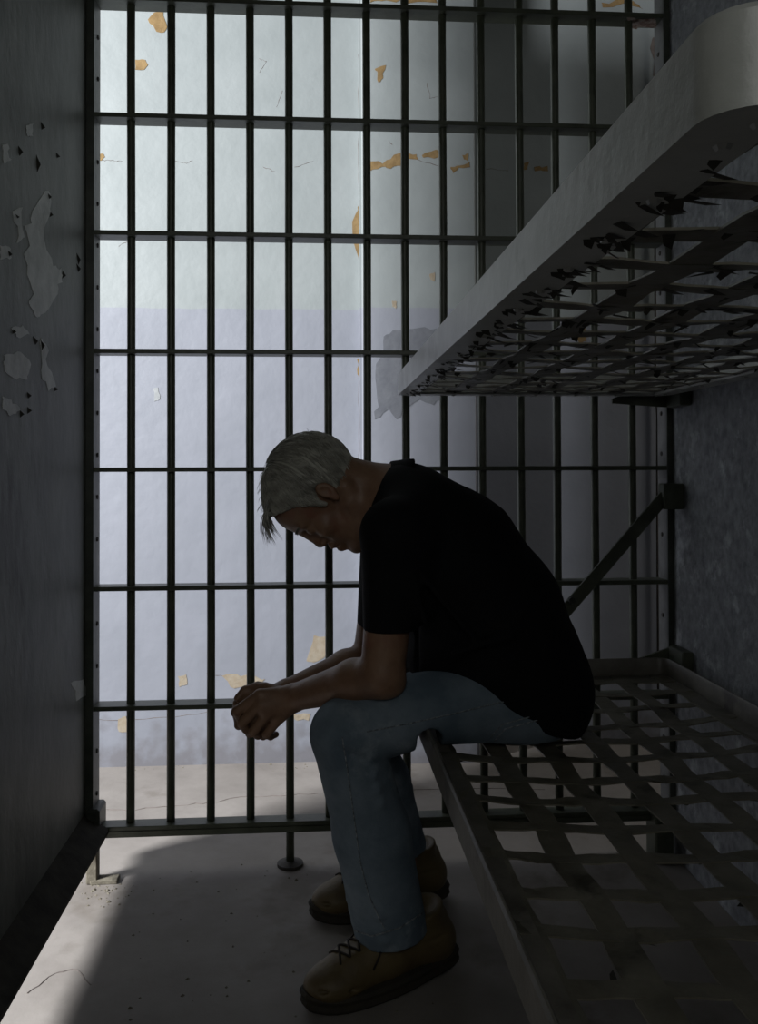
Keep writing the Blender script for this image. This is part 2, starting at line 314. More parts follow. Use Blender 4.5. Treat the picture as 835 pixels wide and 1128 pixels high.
cp = Vector(atY(106, 898, -.03)); box('corner_clip', (XL + .002, -.05, cp.z - .045), (cp.x + .012, .03, cp.z + .02), 'frame', root, .006)
# dark strip added for the black gap between frame flange and door edge
tag(tube('gap_strip', [atY(722, 30, YB + .15)] + [atY(722 + (2 if y > 450 else 0), y, YB + .15) for y in range(60, 600, 40)] + [atY(725, 760, YB + .15)], .004, 'hole', None, 6), 'thin dark strip standing in for the gap beside the frame', 'gap_strip')

# ------------------------------------------------------------------ bunks
BX0, BX1, BY0, BY1 = .79, 1.50, -1.90, -.065
def bunk(name, z0, z1, near, matf, mats, sag, label, rnd):
    r = empty(name, ((BX0+BX1)/2, (near+BY1)/2, z0)); tag(r, label, 'bunk', 'steel bunks hung on the right wall')
    off = Matrix.Translation(-r.location)
    def own(o): o.matrix_parent_inverse = off if o.parent is r else Matrix(); return o
    # L-section swept round a rounded rectangle
    path = []; c = .034
    for cx, cy, a0 in ((BX0+c, near+c, 180), (BX1-c, near+c, 270), (BX1-c, BY1-c, 0), (BX0+c, BY1-c, 90)):
        for k in range(7):
            a = math.radians(a0 + 15*k); path.append((cx, cy, math.cos(a), math.sin(a)))
    prof = [(c, z0), (c, z1 - .004), (c - .003, z1), (c - .006, z1), (c - .008, z1 - .003), (c - .008, z0 + .006), (c - .048, z0 + .006), (c - .048, z0)]
    V = []; F = []; n = len(prof); m = len(path)
    for cx, cy, ux, uy in path:
        for d, z in prof: 
            qx, qy = (1 if cx > (BX0 + BX1)/2 else -1), (1 if cy > (near + BY1)/2 else -1)
            V.append((cx + ux*d, cy + uy*d, z) if d > 0 else (cx + qx*d - ux*1e-4, cy + qy*d - uy*1e-4, z))
    for i in range(m):
        for k in range(n): F.append((i*n+k, ((i+1) % m)*n+k, ((i+1) % m)*n+(k+1) % n, i*n+(k+1) % n))
    bm = bmesh.new(); vs = [bm.verts.new(v) for v in V]; [bm.faces.new([vs[i] for i in f]) for f in F]
    fr = own(bm_obj('frame', bm, matf, r, True)); fr.data.set_sharp_from_angle(angle=.6)
    zs = z0 + .009
    lx = [BX0 + .036 + i*(BX1 - BX0 - .072)/6 for i in range(7)]
    ly = [BY1 - .075 - k*.1065 for k in range(int((BY1 - near - .12)/.1065) + 1)]
    def surf(x, y):
        u = (x - BX0)/(BX1 - BX0); v = (y - near)/(BY1 - near)
        return zs - sag*(max(0, 4*u*(1-u))**.8)*min(1, 6*v*(1-v))
    def strap(nm, P, side, w):
        bm = bmesh.new(); rows = []
        for i, p in enumerate(P):
            ww = w/2*random.uniform(.95, 1.05)
            q = [Vector(p) + Vector(side)*s for s in (-ww, ww)]
            tw = random.uniform(-.0015, .0015)
            rows.append([bm.verts.new((q[0].x, q[0].y, q[0].z - .0012 + tw)), bm.verts.new((q[1].x, q[1].y, q[1].z - .0012 - tw)), bm.verts.new((q[1].x, q[1].y, q[1].z + .0012 - tw)), bm.verts.new((q[0].x, q[0].y, q[0].z + .0012 + tw))])
        for a, b in zip(rows, rows[1:]):
            for k in range(4): bm.faces.new((a[k], a[(k+1) % 4], b[(k+1) % 4], b[k]))
        bm.faces.new(rows[0]); bm.faces.new(rows[-1][::-1])
        return own(bm_obj(nm, bm, mats, r))
    for i, x in enumerate(lx):
        bow = random.uniform(-.004, .004); P = []
        for k in range(2*len(ly) + 3):
            y = BY1 - .02 + (near - BY1 + .04)*k/(2*len(ly) + 2)
            j = (BY1 - .075 - y)/.1065; wv = math.cos(math.pi*j)*(1 if i % 2 else -1)*.0017
            P.append((x + bow*math.sin(k), y, surf(x, y) + wv))
        strap('lengthwise_strap', P, (1, 0, 0), .041)
    for k, y in enumerate(ly):
        P = []; dy = random.uniform(-.007, .007); tl = random.uniform(-.01, .01)
        for i in range(25):
            x = BX0 + .014 + (BX1 - BX0 - .028)*i/24
            j = (x - lx[0])/(lx[1] - lx[0]); wv = -math.cos(math.pi*j)*(1 if k % 2 == 0 else -1)*.0017*(-1)
            P.append((x, y + dy + tl*(i/24 - .5), surf(x, y) - wv))
        strap('cross_strap', P, (0, 1, 0), .030)
    for x in lx:
        for y in (BY1 - .028, near + .028): own(tube('rivet', [(x, y, z0 - .003), (x, y, z0 + .0)], [.004, .006], matf, r, 6, False))
    for y in ly:
        for x in (BX0 + .03, BX1 - .03): own(tube('rivet', [(x, y, z0 - .003), (x, y, z0 + .0)], [.004, .006], matf, r, 6, False))
    # flaking paint
    bm = bmesh.new(); nfl = rnd
    for _ in range(nfl):
        if random.random() < .5: x = random.choice(lx) + random.uniform(-.02, .02); y = random.uniform(near + .03, BY1 - .01)
        else: y = random.choice(ly) + random.uniform(-.018, .018); x = random.uniform(BX0 + .005, BX1 - .02)
        if random.random() < .25: x = BX0 + random.uniform(.016, .05)
        if y < near + .075: continue
        if x < BX0 + .012: continue
        z = min(surf(x, y) - .004, z0 - .0005 if x < BX0 + .05 or y > BY1 - .045 else 9)
        a = random.uniform(0, 6.3); l = random.uniform(.008, .030); w = random.uniform(.0025, .008); dn = random.uniform(.001, .008); a = random.choice((0, math.pi, math.pi/2)) + random.uniform(-.5, .5)
        u = Vector((math.cos(a), math.sin(a), 0)); u.x = abs(u.x) if x < BX0 + .06 else u.x; s = Vector((-u.y, u.x, 0)); p = Vector((x, y, z + .002))
        vs = [bm.verts.new(p - s*w), bm.verts.new(p + s*w), bm.verts.new(p + u*l*.6 + s*w*.8 - Vector((0, 0, dn*.7))), bm.verts.new(p + u*l - s*w*.4 - Vector((0, 0, dn)))]
        bm.faces.new(vs[:3]); bm.faces.new((vs[0], vs[2], vs[3]))
    f = own(bm_obj('paint_flakes', bm, 'flake_dark', r)); f['kind'] = 'stuff'
    return r, own
ZL0, ZL1, ZU0, ZU1 = .487, .537, 1.222, 1.278
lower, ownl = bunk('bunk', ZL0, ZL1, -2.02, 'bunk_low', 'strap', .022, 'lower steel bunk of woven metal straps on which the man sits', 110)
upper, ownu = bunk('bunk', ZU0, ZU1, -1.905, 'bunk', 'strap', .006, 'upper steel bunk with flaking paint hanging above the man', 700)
def bar_between(name, a, b, w, t, mat, parent, own):
    a, b = Vector(a), Vector(b); d = (b - a).normalized(); y = Vector((0, 1, 0)); s = d.cross(y).normalized()
    bm = bmesh.new(); q = []
    for p in (a, b):
        q.append([bm.verts.new(p + s*i*w/2 + y*j*t/2) for i, j in ((-1, -1), (1, -1), (1, 1), (-1, 1))])
    for k in range(4): bm.faces.new((q[0][k], q[0][(k+1) % 4], q[1][(k+1) % 4], q[1][k]))
    bm.faces.new(q[0]); bm.faces.new(q[1][::-1]); return own(bm_obj(name, bm, mat, parent))
# diagonal brace of the lower bunk with its wall lug
BYY = -.085
h = atY(733, 546, BYY); e = atY(560, 746, BYY)
brc = bar_between('brace', h, e, .032, .008, 'bars', lower, ownl)
def pin(p, r, parent): 
    o = tube('pin', [(p[0], p[1] - .012, p[2]), (p[0], p[1] - .004, p[2])], [r*.8, r], 'frame', parent, 10, False); return o
pin(atY(733, 547, BYY), .011, brc); pin(atY(629, 661, BYY), .011, brc)
ownl(box('wall_lug', (h[0] - .012, BYY - .02, h[2] - .035), (XR, BYY + .02, h[2] + .032), 'bars', lower, .003))
# corner hinges
def hinge(own, parent, z0, z1, drop):
    own(box('hinge_plate', (XR - .03, BY1 - .09, z0), (XR, BY1 + .0, z1), 'bars', parent, .003))
    yy = BY1 + .006; x0, x1 = BX1 - .14, XR - .004; bm = bmesh.new()
    pr = [(x0, z0 + .012), (x1, z0 - drop), (x1, z1), (x0, z0 + .024)]
    a = [bm.verts.new((x, yy, z)) for x, z in pr]; b = [bm.verts.new((x, yy + .008, z)) for x, z in pr]
    bm.faces.new(a); bm.faces.new(b[::-1]); [bm.faces.new((a[i], b[i], b[(i+1) % 4], a[(i+1) % 4])) for i in range(4)]
    own(bm_obj('gusset', bm, 'bars', parent))
hinge(ownl, lower, ZL0, ZL1 + .03, 0); hinge(ownu, upper, ZU0 - .03, ZU1, 0)

# ------------------------------------------------------------------ implicit modelling
class Vol:
    def __init__(s, lo, hi, h):
        s.lo = np.array(lo, np.float32); s.h = h; s.n = tuple(int(math.ceil((hi[i]-lo[i])/h)) + 1 for i in range(3)); s.F = np.full(s.n, .5, np.float32)
    def region(s, lo, hi):
        a = [max(0, int((lo[i]-s.lo[i])/s.h)) for i in range(3)]; b = [min(s.n[i], int((hi[i]-s.lo[i])/s.h) + 2) for i in range(3)]
        if any(b[i] <= a[i] for i in range(3)): return None, None
        sl = tuple(slice(a[i], b[i]) for i in range(3))
        g = [s.lo[i] + s.h*np.arange(a[i], b[i], dtype=np.float32) for i in range(3)]
        return sl, (g[0][:, None, None], g[1][None, :, None], g[2][None, None, :])
    def blend(s, sl, d, k, sub):
        F = s.F[sl]
        if sub: d = -d; hh = np.clip(.5 + .5*(d - F)/k, 0, 1); s.F[sl] = F*(1-hh) + d*hh + k*hh*(1-hh)
        else: hh = np.clip(.5 + .5*(F - d)/k, 0, 1); s.F[sl] = F*(1-hh) + d*hh - k*hh*(1-hh)
    def cap(s, a, b, ra, rb=None, k=.012, sub=False, sy=1.):
        rb = ra if rb is None else rb; a = np.array(a, np.float32); b = np.array(b, np.float32); m = max(ra, rb)*max(1, 1/sy) + k + 4*s.h
        sl, g = s.region(np.minimum(a, b) - m, np.maximum(a, b) + m)
        if sl is None: return
        d = b - a; d2 = d.copy(); d2[1] *= sy; L = float(d2@d2) + 1e-12
        px, py, pz = g[0]-a[0], (g[1]-a[1])*sy, g[2]-a[2]
        t = np.clip((px*d2[0] + py*d2[1] + pz*d2[2])/L, 0, 1)
        q = np.sqrt((px-t*d2[0])**2 + (py-t*d2[1])**2 + (pz-t*d2[2])**2) - (ra + (rb-ra)*t)
        s.blend(sl, q, k, sub)
    def ell(s, c, r, Rm=None, k=.012, sub=False):
        c = np.array(c, np.float32); r = np.array(r, np.float32); m = float(r.max()) + k + 4*s.h
        sl, g = s.region(c - m, c + m)
        if sl is None: return
        p = [g[i] - c[i] for i in range(3)]
        if Rm is not None: p = [Rm[i][0]*p[0] + Rm[i][1]*p[1] + Rm[i][2]*p[2] for i in range(3)]
        k0 = np.sqrt((p[0]/r[0])**2 + (p[1]/r[1])**2 + (p[2]/r[2])**2); k1 = np.sqrt((p[0]/r[0]**2)**2 + (p[1]/r[1]**2)**2 + (p[2]/r[2]**2)**2) + 1e-9
        s.blend(sl, k0*(k0-1)/k1, k, sub)
    def cut(s, p, n, k=.003, lo=None, hi=None):
        """remove the half space on the side of n"""
        n = np.array(n, np.float64); n /= np.linalg.norm(n)
        sl, g = s.region(s.lo if lo is None else lo, s.lo + s.h*np.array(s.n) if hi is None else hi)
        d = (g[0]-p[0])*n[0] + (g[1]-p[1])*n[1] + (g[2]-p[2])*n[2]
        F = s.F[sl]; hh = np.clip(.5 + .5*(d - F)/k, 0, 1); s.F[sl] = F*(1-hh) + d*hh + k*hh*(1-hh)
    def mesh(s):
        F = s.F; F[0] = F[-1] = .5; F[:, 0] = F[:, -1] = .5; F[:, :, 0] = F[:, :, -1] = .5
        S_ = F < 0; n = s.n
        cnt = np.zeros((n[0]-1, n[1]-1, n[2]-1), np.uint8)
        for i in (0, 1):
            for j in (0, 1):
                for k in (0, 1): cnt += S_[i:n[0]-1+i, j:n[1]-1+j, k:n[2]-1+k]
        mix = (cnt > 0) & (cnt < 8); I = np.argwhere(mix); idx = np.full(mix.shape, -1, np.int32); idx[mix] = np.arange(len(I))
        acc = np.zeros((len(I), 3)); c = np.zeros(len(I))
        corners = [(i, j, k) for i in (0, 1) for j in (0, 1) for k in (0, 1)]
        val = {q: F[I[:, 0]+q[0], I[:, 1]+q[1], I[:, 2]+q[2]] for q in corners}
        for q in corners:
            for ax in range(3):
                if q[ax] == 0:
                    w = list(q); w[ax] = 1; w = tuple(w); fa, fb = val[q], val[w]; cr = (fa < 0) != (fb < 0)
                    t = np.where(cr, fa/np.where(fa == fb, 1, fa - fb), 0); e = np.array(q, float)[None, :].repeat(len(I), 0); e[:, ax] = t
                    acc += e*cr[:, None]; c += cr
        V = s.lo + s.h*(I + acc/c[:, None]); Q = []
        for ax in range(3):
            sl0 = [slice(None)]*3; sl1 = [slice(None)]*3; sl0[ax] = slice(0, -1); sl1[ax] = slice(1, None)
            ch = S_[tuple(sl0)] != S_[tuple(sl1)]; E_ = np.argwhere(ch); o1, o2 = [(1, 2), (2, 0), (0, 1)][ax]
            ok = (E_[:, o1] > 0) & (E_[:, o2] > 0) & (E_[:, o1] < n[o1]-1) & (E_[:, o2] < n[o2]-1); E_ = E_[ok]
            def cell(a, b): q = E_.copy(); q[:, o1] += a; q[:, o2] += b; return idx[q[:, 0], q[:, 1], q[:, 2]]
            quad = np.stack([cell(-1, -1), cell(0, -1), cell(0, 0), cell(-1, 0)], 1); ins = S_[E_[:, 0], E_[:, 1], E_[:, 2]]
            quad[~ins] = quad[~ins][:, ::-1]; Q.append(quad)
        return V, np.concatenate(Q)
def np_obj(name, V, Q, mat, parent=None):
    me = bpy.data.meshes.new(name); me.vertices.add(len(V)); me.vertices.foreach_set('co', V.astype(np.float32).ravel())
    me.loops.add(Q.size); me.loops.foreach_set('vertex_index', Q.astype(np.int32).ravel()); me.polygons.add(len(Q))
    me.polygons.foreach_set('loop_start', np.arange(0, Q.size, 4, dtype=np.int32)); me.update(calc_edges=True); me.validate(); me.shade_smooth()
    me.materials.append(M[mat]); o = bpy.data.objects.new(name, me); COL.objects.link(o); o.parent = parent; return o

# ------------------------------------------------------------------ the man
YC = -.47
hu = np.array([-.945, 0, .33]); hf = np.array([-.33, 0, -.945]); hu /= np.linalg.norm(hu); hf -= hu*(hf@hu); hf /= np.linalg.norm(hf); hs = np.array([0, 1., 0])
H0 = atY(359, 545, YC)
HM = np.array([hf, hs, hu])                      # rows: head frame axes
def hp(f, s, u): return H0 + hf*f + hs*s + hu*u
# skeleton
shN, shF = atY(436, 588, -.63), atY(430, 590, -.31)
elN, elF = atY(421, 744, -.635), atY(408, 728, -.28)
wrN, wrF = atY(325, 768, -.475), atY(318, 762, -.40)
neck0 = atY(440, 562, YC); chest = atY(490, 615, YC); mid = atY(535, 680, YC); pelvis = atY(572, 752, YC)
kneeN, kneeF = atY(381, 808, -.60), atY(392, 795, -.27)
hipN, hipF = atY(585, 770, -.57), atY(570, 765, -.37)
ankN, ankF = np.array([.775, -.535, .10]), np.array([.80, -.235, .10])

def build_body():
    v = Vol((.38, -.78, .05), (1.25, -.1, 1.2), .0034)
    # head
    v.ell(hp(-.012, 0, .036), (.097, .075, .092), HM, .01)
    v.ell(hp(.036, 0, .046), (.058, .062, .058), HM, .02)
    v.ell(hp(.044, 0, -.035), (.046, .054, .072), HM, .02)
    for s in (-1, 1):
        v.cap(hp(.0, s*.052, -.05), hp(.066, s*.016, -.096), .017, .016, .02)
        v.ell(hp(.060, s*.043, -.02), (.022, .018, .018), HM, .016)
        v.cap(hp(.083, s*.012, .03), hp(.074, s*.045, .026), .011, .009, .01)
        v.ell(hp(.094, s*.032, .008), (.016, .017, .013), HM, .008, True)
        v.ell(hp(.074, s*.032, .006), (.013, .015, .012), HM, .004)
        v.ell(hp(.095, s*.012, -.028), (.010, .0085, .008), HM, .006)
        # ear: shell, bowl, lobe
        v.ell(hp(-.010, s*.078, .004), (.015, .009, .0235), HM, .005)
        v.ell(hp(-.008, s*.087, .005), (.0085, .007, .0145), HM, .003, True)
        v.ell(hp(-.004, s*.077, -.019), (.008, .007, .009), HM, .005)
        v.cap(hp(.0945, s*.001, -.048), hp(.083, s*.02, -.053), .0085, .004, .005)
        v.cap(hp(.0905, s*.001, -.066), hp(.080, s*.018, -.064), .011, .004, .005)
    v.ell(hp(.076, 0, -.096), (.021, .025, .019), HM, .014)
    v.cap(hp(.089, 0, .022), hp(.097, 0, -.018), .008, .0105, .008)
    v.ell(hp(.0985, 0, -.022), (.011, .0105, .0095), HM, .006)
    v.cap(hp(.103, -.022, -.0565), hp(.103, .022, -.0565), .004, .004, .003, True)
    v.cap(hp(.084, 0, .026), hp(.089, 0, -.022), .011, .0115, .008)
    # neck, with the cords of the throat
    v.cap(hp(-.035, 0, -.03), atY(446, 553, YC), .058, .068, .02)
    v.cap(hp(.005, 0, -.06), atY(430, 580, YC), .046, .05, .02)
    for s in (-1, 1): v.cap(hp(-.03, s*.058, -.03), atY(422, 590, YC + s*.025), .014, .012, .014)
    # trunk (under the shirt)
    v.cap(neck0, chest, .09, .11, .03, sy=.75); v.cap(chest, mid, .11, .11, .03, sy=.75); v.cap(mid, pelvis, .11, .11, .03, sy=.75)
    for hip, kn, an in ((hipN, kneeN, ankN), (hipF, kneeF, ankF)):
        v.cap(hip + np.array([0, 0, .03]), kn + np.array([.03, 0, .03]), .036, .032, .03); v.cap(kn + np.array([.03, 0, .03]), kn, .032, .040, .02); v.cap(kn, an, .040, .034, .02)
    # arms
    for sh, el, wr in ((shN, elN, wrN), (shF, elF, wrF)):
        v.cap(chest*.35 + sh*.65, sh, .06, .05, .03)
        v.cap(sh, el, .050, .042, .015)
        d = (wr - el); m = el + d*.3 + np.array([0, 0, .003])
        v.cap(el, m, .041, .041, .015); v.cap(m, wr, .041, .0275, .015)
        v.ell(el + np.array([.018, 0, -.016]), (.024, .024, .022), None, .015)
    # hands, clasped; back of the near hand to the camera
    def hand(wr, mcp, pip, dip, tip, rad, pr):
        cen = sum(mcp)/4
        for q, m in enumerate(mcp): v.cap(wr + (m - wr)*.15 + (m - cen)*.2, m, .0165 if q < 3 else .015, .0115, .012)
        v.cap(wr, cen, .024, .017, .012)
        for q in range(4):
            r = rad[q]; k = .0025
            v.cap(mcp[q], pip[q], r*1.1, r*.98, k); v.ell(pip[q], (r*1.07,)*3, None, .002)
            v.cap(pip[q], dip[q], r*.96, r*.88, k); v.cap(dip[q], tip[q], r*.88, r*.74, k)
    rad = (.0104, .0108, .0102, .0094)
    v.ell(atY(289, 786, -.445), (.034, .022, .036), None, .01)
    P = lambda x, y, Y: atY(x, y, Y)
    hand(wrN, [P(286, 765, -.475), P(287, 776, -.482), P(294, 787, -.482), P(305, 794, -.476)],
         [P(261, 783, -.468), P(267, 796, -.474), P(279, 806, -.474), P(294, 809, -.468)],
         [P(264, 791, -.448), P(271, 803, -.452), P(284, 810, -.452), P(298, 811, -.448)],
         [P(273, 791, -.432), P(279, 803, -.434), P(291, 809, -.434), P(304, 809, -.432)], rad, .02)
    v.cap(P(312, 765, -.455), P(292, 758, -.442), .016, .012, .01); v.cap(P(292, 758, -.442), P(276, 764, -.438), .0115, .0105, .003); v.cap(P(276, 764, -.438), P(266, 774, -.437), .0105, .0085, .003)
    hand(wrF, [P(280, 766, -.405), P(280, 776, -.398), P(285, 786, -.398), P(293, 794, -.404)],
         [P(262, 775, -.418), P(262, 788, -.412), P(270, 799, -.412), P(283, 804, -.416)],
         [P(259, 785, -.437), P(263, 799, -.434), P(275, 808, -.434), P(290, 811, -.436)],
         [P(266, 788, -.45), P(272, 799, -.45), P(283, 806, -.45), P(295, 808, -.45)], rad, .02)
    v.cap(P(304, 762, -.418), P(284, 757, -.43), .0155, .012, .01); v.cap(P(284, 757, -.43), P(270, 761, -.436), .0115, .0105, .003); v.cap(P(270, 761, -.436), P(262, 769, -.442), .0105, .0085, .003)
    return v.mesh()
V, Q = build_body()
man = np_obj('person', V, Q, 'skin')
tag(man, 'grey-haired man in black shirt, jeans and tan boots hunched forward with clasped hands', 'person')

# shirt
def build_shirt():
    v = Vol((.6, -.86, .45), (1.28, -.08, 1.14), .005)
    pts = [(446, 560, .098), (462, 580, .118), (492, 614, .152), (535, 676, .158), (562, 735, .152), (578, 758, .142)]
    pr = None
    for x, y, r in pts:
        c = atY(x, y, YC)
        if pr: v.cap(pr[0], c, pr[1], r, .02, sy=.78)
        pr = (c, r)
    v.cap(atY(560, 740, YC), atY(488, 722, YC), .12, .085, .03, sy=.7)
    for s, sh, el in ((-1, shN, elN), (1, shF, elF)):
        v.cap(atY(470, 575, YC + s*.07), sh, .09, .068, .03)
        e = sh + (el - sh)*.72
        v.cap(sh, e + np.array([.006, 0, 0]), .068, .050, .012)
        v.cap(sh + np.array([.03, 0, -.02]), sh + (el - sh)*.5 + np.array([.05, 0, 0]), .055, .04, .02)
    # creases
    for a, b, r in (((470, 640), (520, 700), .006), ((500, 720), (560, 700), .006), ((455, 640), (470, 690), .005)):
        v.cap(atY(*a, -.69), atY(*b, -.68), r, r, .02)
    v.cut(elN, elN - shN, lo=(.6, -.86, .45), hi=(.70, -.56, .70)) if False else None
    # sleeve hems
    cN = atY(425, 694, -.63); dN = (elN - shN)/np.linalg.norm(elN - shN)
    v.cut(cN, dN + np.array([.12, 0, 0]), .002, (.6, -.86, .45), (.785, -.55, 1.0))
    v.cut(atY(408, 690, -.29), (elF - shF), .002, (.6, -.40, .45), (.78, -.08, 1.0))
    # bottom hem, dipping at the back
    a, b = atY(455, 738, YC), atY(640, 806, YC); n = np.array([-(b - a)[2], 0, (b - a)[0]]); n = -n if n[2] > 0 else n
    v.cut(a, n, .006)
    # neck opening
    v.cap(hp(-.01, 0, -.04), atY(425, 558, YC), .052, .056, .004, True)
    return v.mesh()
V, Q = build_shirt(); shirt = np_obj('shirt', V, Q, 'shirt', man)
# collar: a folded band round the neck
ca = np.array(atY(432, 552, YC)); ax = (atY(432, 552, YC) - hp(-.02, 0, -.03)); ax /= np.linalg.norm(ax); e1 = np.array([0, 1., 0]); e2 = np.cross(ax, e1)
bm = bmesh.new(); rings = []
for k in range(32):
    a = 2*math.pi*k/32; ring = []
    wob = .002*math.sin(5*a)
    for d, rr in ((.026, .098), (.006, .092), (-.016, .082 + wob), (-.021, .080 + wob), (-.018, .076), (.012, .076)):
        p = ca + ax*(d - .018*math.sin(a)*0) + (e1*math.cos(a) + e2*math.sin(a))*(rr); ring.append(bm.verts.new(p))
    rings.append(ring)
for k in range(32):
    for j in range(6): bm.faces.new((rings[k][j], rings[(k+1) % 32][j], rings[(k+1) % 32][(j+1) % 6], rings[k][(j+1) % 6]))
bm_obj('collar', bm, 'shirt', shirt, True)

# jeans
def build_jeans():
    v = Vol((.5, -.8, .07), (1.26, -.12, .80), .0042)
    v.ell(atY(568, 772, YC) + np.array([0, 0, .004]), (.135, .175, .10), None, .03)
    for s, hip, kn, an in ((-1, hipN, kneeN, ankN), (1, hipF, kneeF, ankF)):
        hip2 = hip + np.array([-.04, 0, .004])
        md = hip2*.45 + kn*.55 + np.array([0, 0, .014])
        v.cap(hip2, md, .088, .070, .03)
        v.cap(md, kn, .070, .068, .012)
        hem = atY(431, 1026, -.555) if s < 0 else atY(436, 935, -.245)
        m = kn*.5 + hem*.5 + np.array([.006, 0, 0])
        v.cap(kn, m, .068, .073, .012); v.cap(m, hem, .075, .073, .02)
        # knee folds and drape
        for i in range(4):
            t = .12 + i*.07; c = kn*(1-t) + hem*t + np.array([.035, 0, .0]); v.cap(c + np.array([0, -.062, .016]), c + np.array([.02, .04, -.01]), .006, .004, .016)
        for i in range(3):
            t = .80 + i*.06; c = kn*(1-t) + hem*t; v.cap(c + np.array([-.066, -.02, .0]), c + np.array([-.01, -.072, -.012]), .004, .004, .014)
        v.cap(kn + np.array([-.02, -.071, -.01]), kn + np.array([.08, -.06, -.055]), .006, .005, .014, True)
        v.cap(kn + np.array([.09, -.072, .02]), kn + np.array([.22, -.075, .004]), .004, .004, .014, True)
        v.cut(hem, hem - kn + np.array([-.02, 0, 0]) + np.array([.0, 0, -.35]), .003, np.array([hem[0]-.16, hem[1]-.12, .05]), np.array([hem[0]+.16, hem[1]+.12, hem[2]+.2]))
    # flatten where he sits
    [v.cap((BX0 + .008, -.9, ZL1 - q), (BX0 + .008, 0, ZL1 - q), .024, .024, .006, True) for q in (.025, .045, .065)]; v.cut((1.0, 0, ZL0 + .003), (0, 0, -1), .008, (BX0 + .02, -.8, .3), (1.26, -.12, .7))
    return v.mesh()
V, Q = build_jeans(); jeans = np_obj('jeans', V, Q, 'denim', man)
bvh = BVHTree.FromPolygons([Vector(p) for p in V], [tuple(int(i) for i in q) for q in Q])
def on_jeans(x, y, lift=.0006):
    d = Vector(ray(x, y)).normalized(); hit = bvh.ray_cast(Vector(CAM), d)
    return None if hit[0] is None else hit[0] + hit[1]*lift
def seam(px, r=.0013, n=10, nm='seam'):
    P = []
    for a, b in zip(px, px[1:]):
        for k in range(n):
            t = k/n; p = on_jeans(a[0] + (b[0]-a[0])*t, a[1] + (b[1]-a[1])*t)
            if p is not None: P.append(p)
    if len(P) > 2: tube(nm, P, r, 'seam', jeans, 5)
seam([(377, 812), (383, 850), (390, 900), (397, 950), (406, 985), (418, 1012), (424, 1024)])
seam([(404, 806), (450, 797), (500, 786), (545, 775), (560, 772)])
seam([(540, 812), (553, 798), (575, 792), (600, 784)]); seam([(545, 816), (556, 803), (578, 797), (602, 790)])
seam([(388, 1024), (410, 1031), (440, 1022), (468, 1004)], .0016, 8, 'hem_stitching')

# hair: close shell plus combed strands
def build_hair():
    v = Vol(H0 - .2, H0 + .2, .0032)
    v.ell(hp(-.016, 0, .040), (.104, .083, .099), HM, .01)
    v.ell(hp(.036, 0, .062), (.064, .066, .056), HM, .02)
    # hairline: face, sideburn, ear, nape
    lo, hi = H0 - .2, H0 + .2
    v.cut(hp(.066, 0, .078), hf*.75 - hu*.66, .006)
    v.cut(hp(-.035, 0, -.030), -hu*.95 + hf*.25, .010)
    for s in (-1, 1):
        v.ell(hp(.052, s*.085, -.012), (.052, .04, .052), HM, .008, True)
        v.ell(hp(-.006, s*.09, -.004), (.022, .03, .034), HM, .006, True)
    # temple strip in front of the ear
    for s in (-1, 1): v.cap(hp(.024, s*.070, .04), hp(.016, s*.073, -.004), .012, .005, .008)
    return v.mesh()
V, Q = build_hair(); hair = np_obj('hair', V, Q, 'hair', man)
hb = BVHTree.FromPolygons([Vector(p) for p in V], [tuple(int(i) for i in q) for q in Q])
bm = bmesh.new()
cen = Vector(hp(-.01, 0, .03))
for _ in range(1500):
    # start near the parting, comb forward, sideways and down
    az = random.uniform(-math.pi, math.pi); el = random.uniform(-.25, 1.45)
    P = []; ln = random.uniform(.10, .30); lift = random.uniform(.000, .003)
    for k in range(6):
        t = k/5; e = el - ln*3*t*(.55 if math.cos(az) > .2 else .8); a2 = az*(1 - .10*t)
        d = Vector(hf*math.cos(a2)*math.cos(e) + hs*math.sin(a2)*math.cos(e) + hu*math.sin(e))
        hit = hb.ray_cast(cen + d*.25, -d)
        if hit[0] is None or (hit[0] - cen).length < .068: break
        P.append(hit[0] + d*(lift + .0012*t))
    if len(P) >= 4: tube_bm(bm, P, [.0007, .0010, .0011, .0010, .0008, .0004][:len(P)], 3, False)
# forelock falling off the brow
for _ in range(150):
    s = random.uniform(-.058, .030); f0 = random.uniform(.03, .075)
    a = np.array(hp(f0, s, .118 - f0*.32)); L = random.uniform(.015, .055)*(1.15 if s < -.01 else .8)
    g = np.array([random.uniform(.0, .62), random.uniform(-.2, .2), -1.0]); g /= np.linalg.norm(g)
    b = np.array(hp(.088 + random.uniform(-.012, .003), s*1.05, .100 + random.uniform(-.006, .008))); P = []
    for k in range(6):
        t = k/5; c = b + g*L*.95
        P.append(a*(1-t)**2 + 2*b*t*(1-t) + c*t*t + np.array([-.006*math.sin(t*3), 0, 0]))
    tube_bm(bm, P, [.0006, .0010, .0010, .0009, .0006, .0002], 3, False)
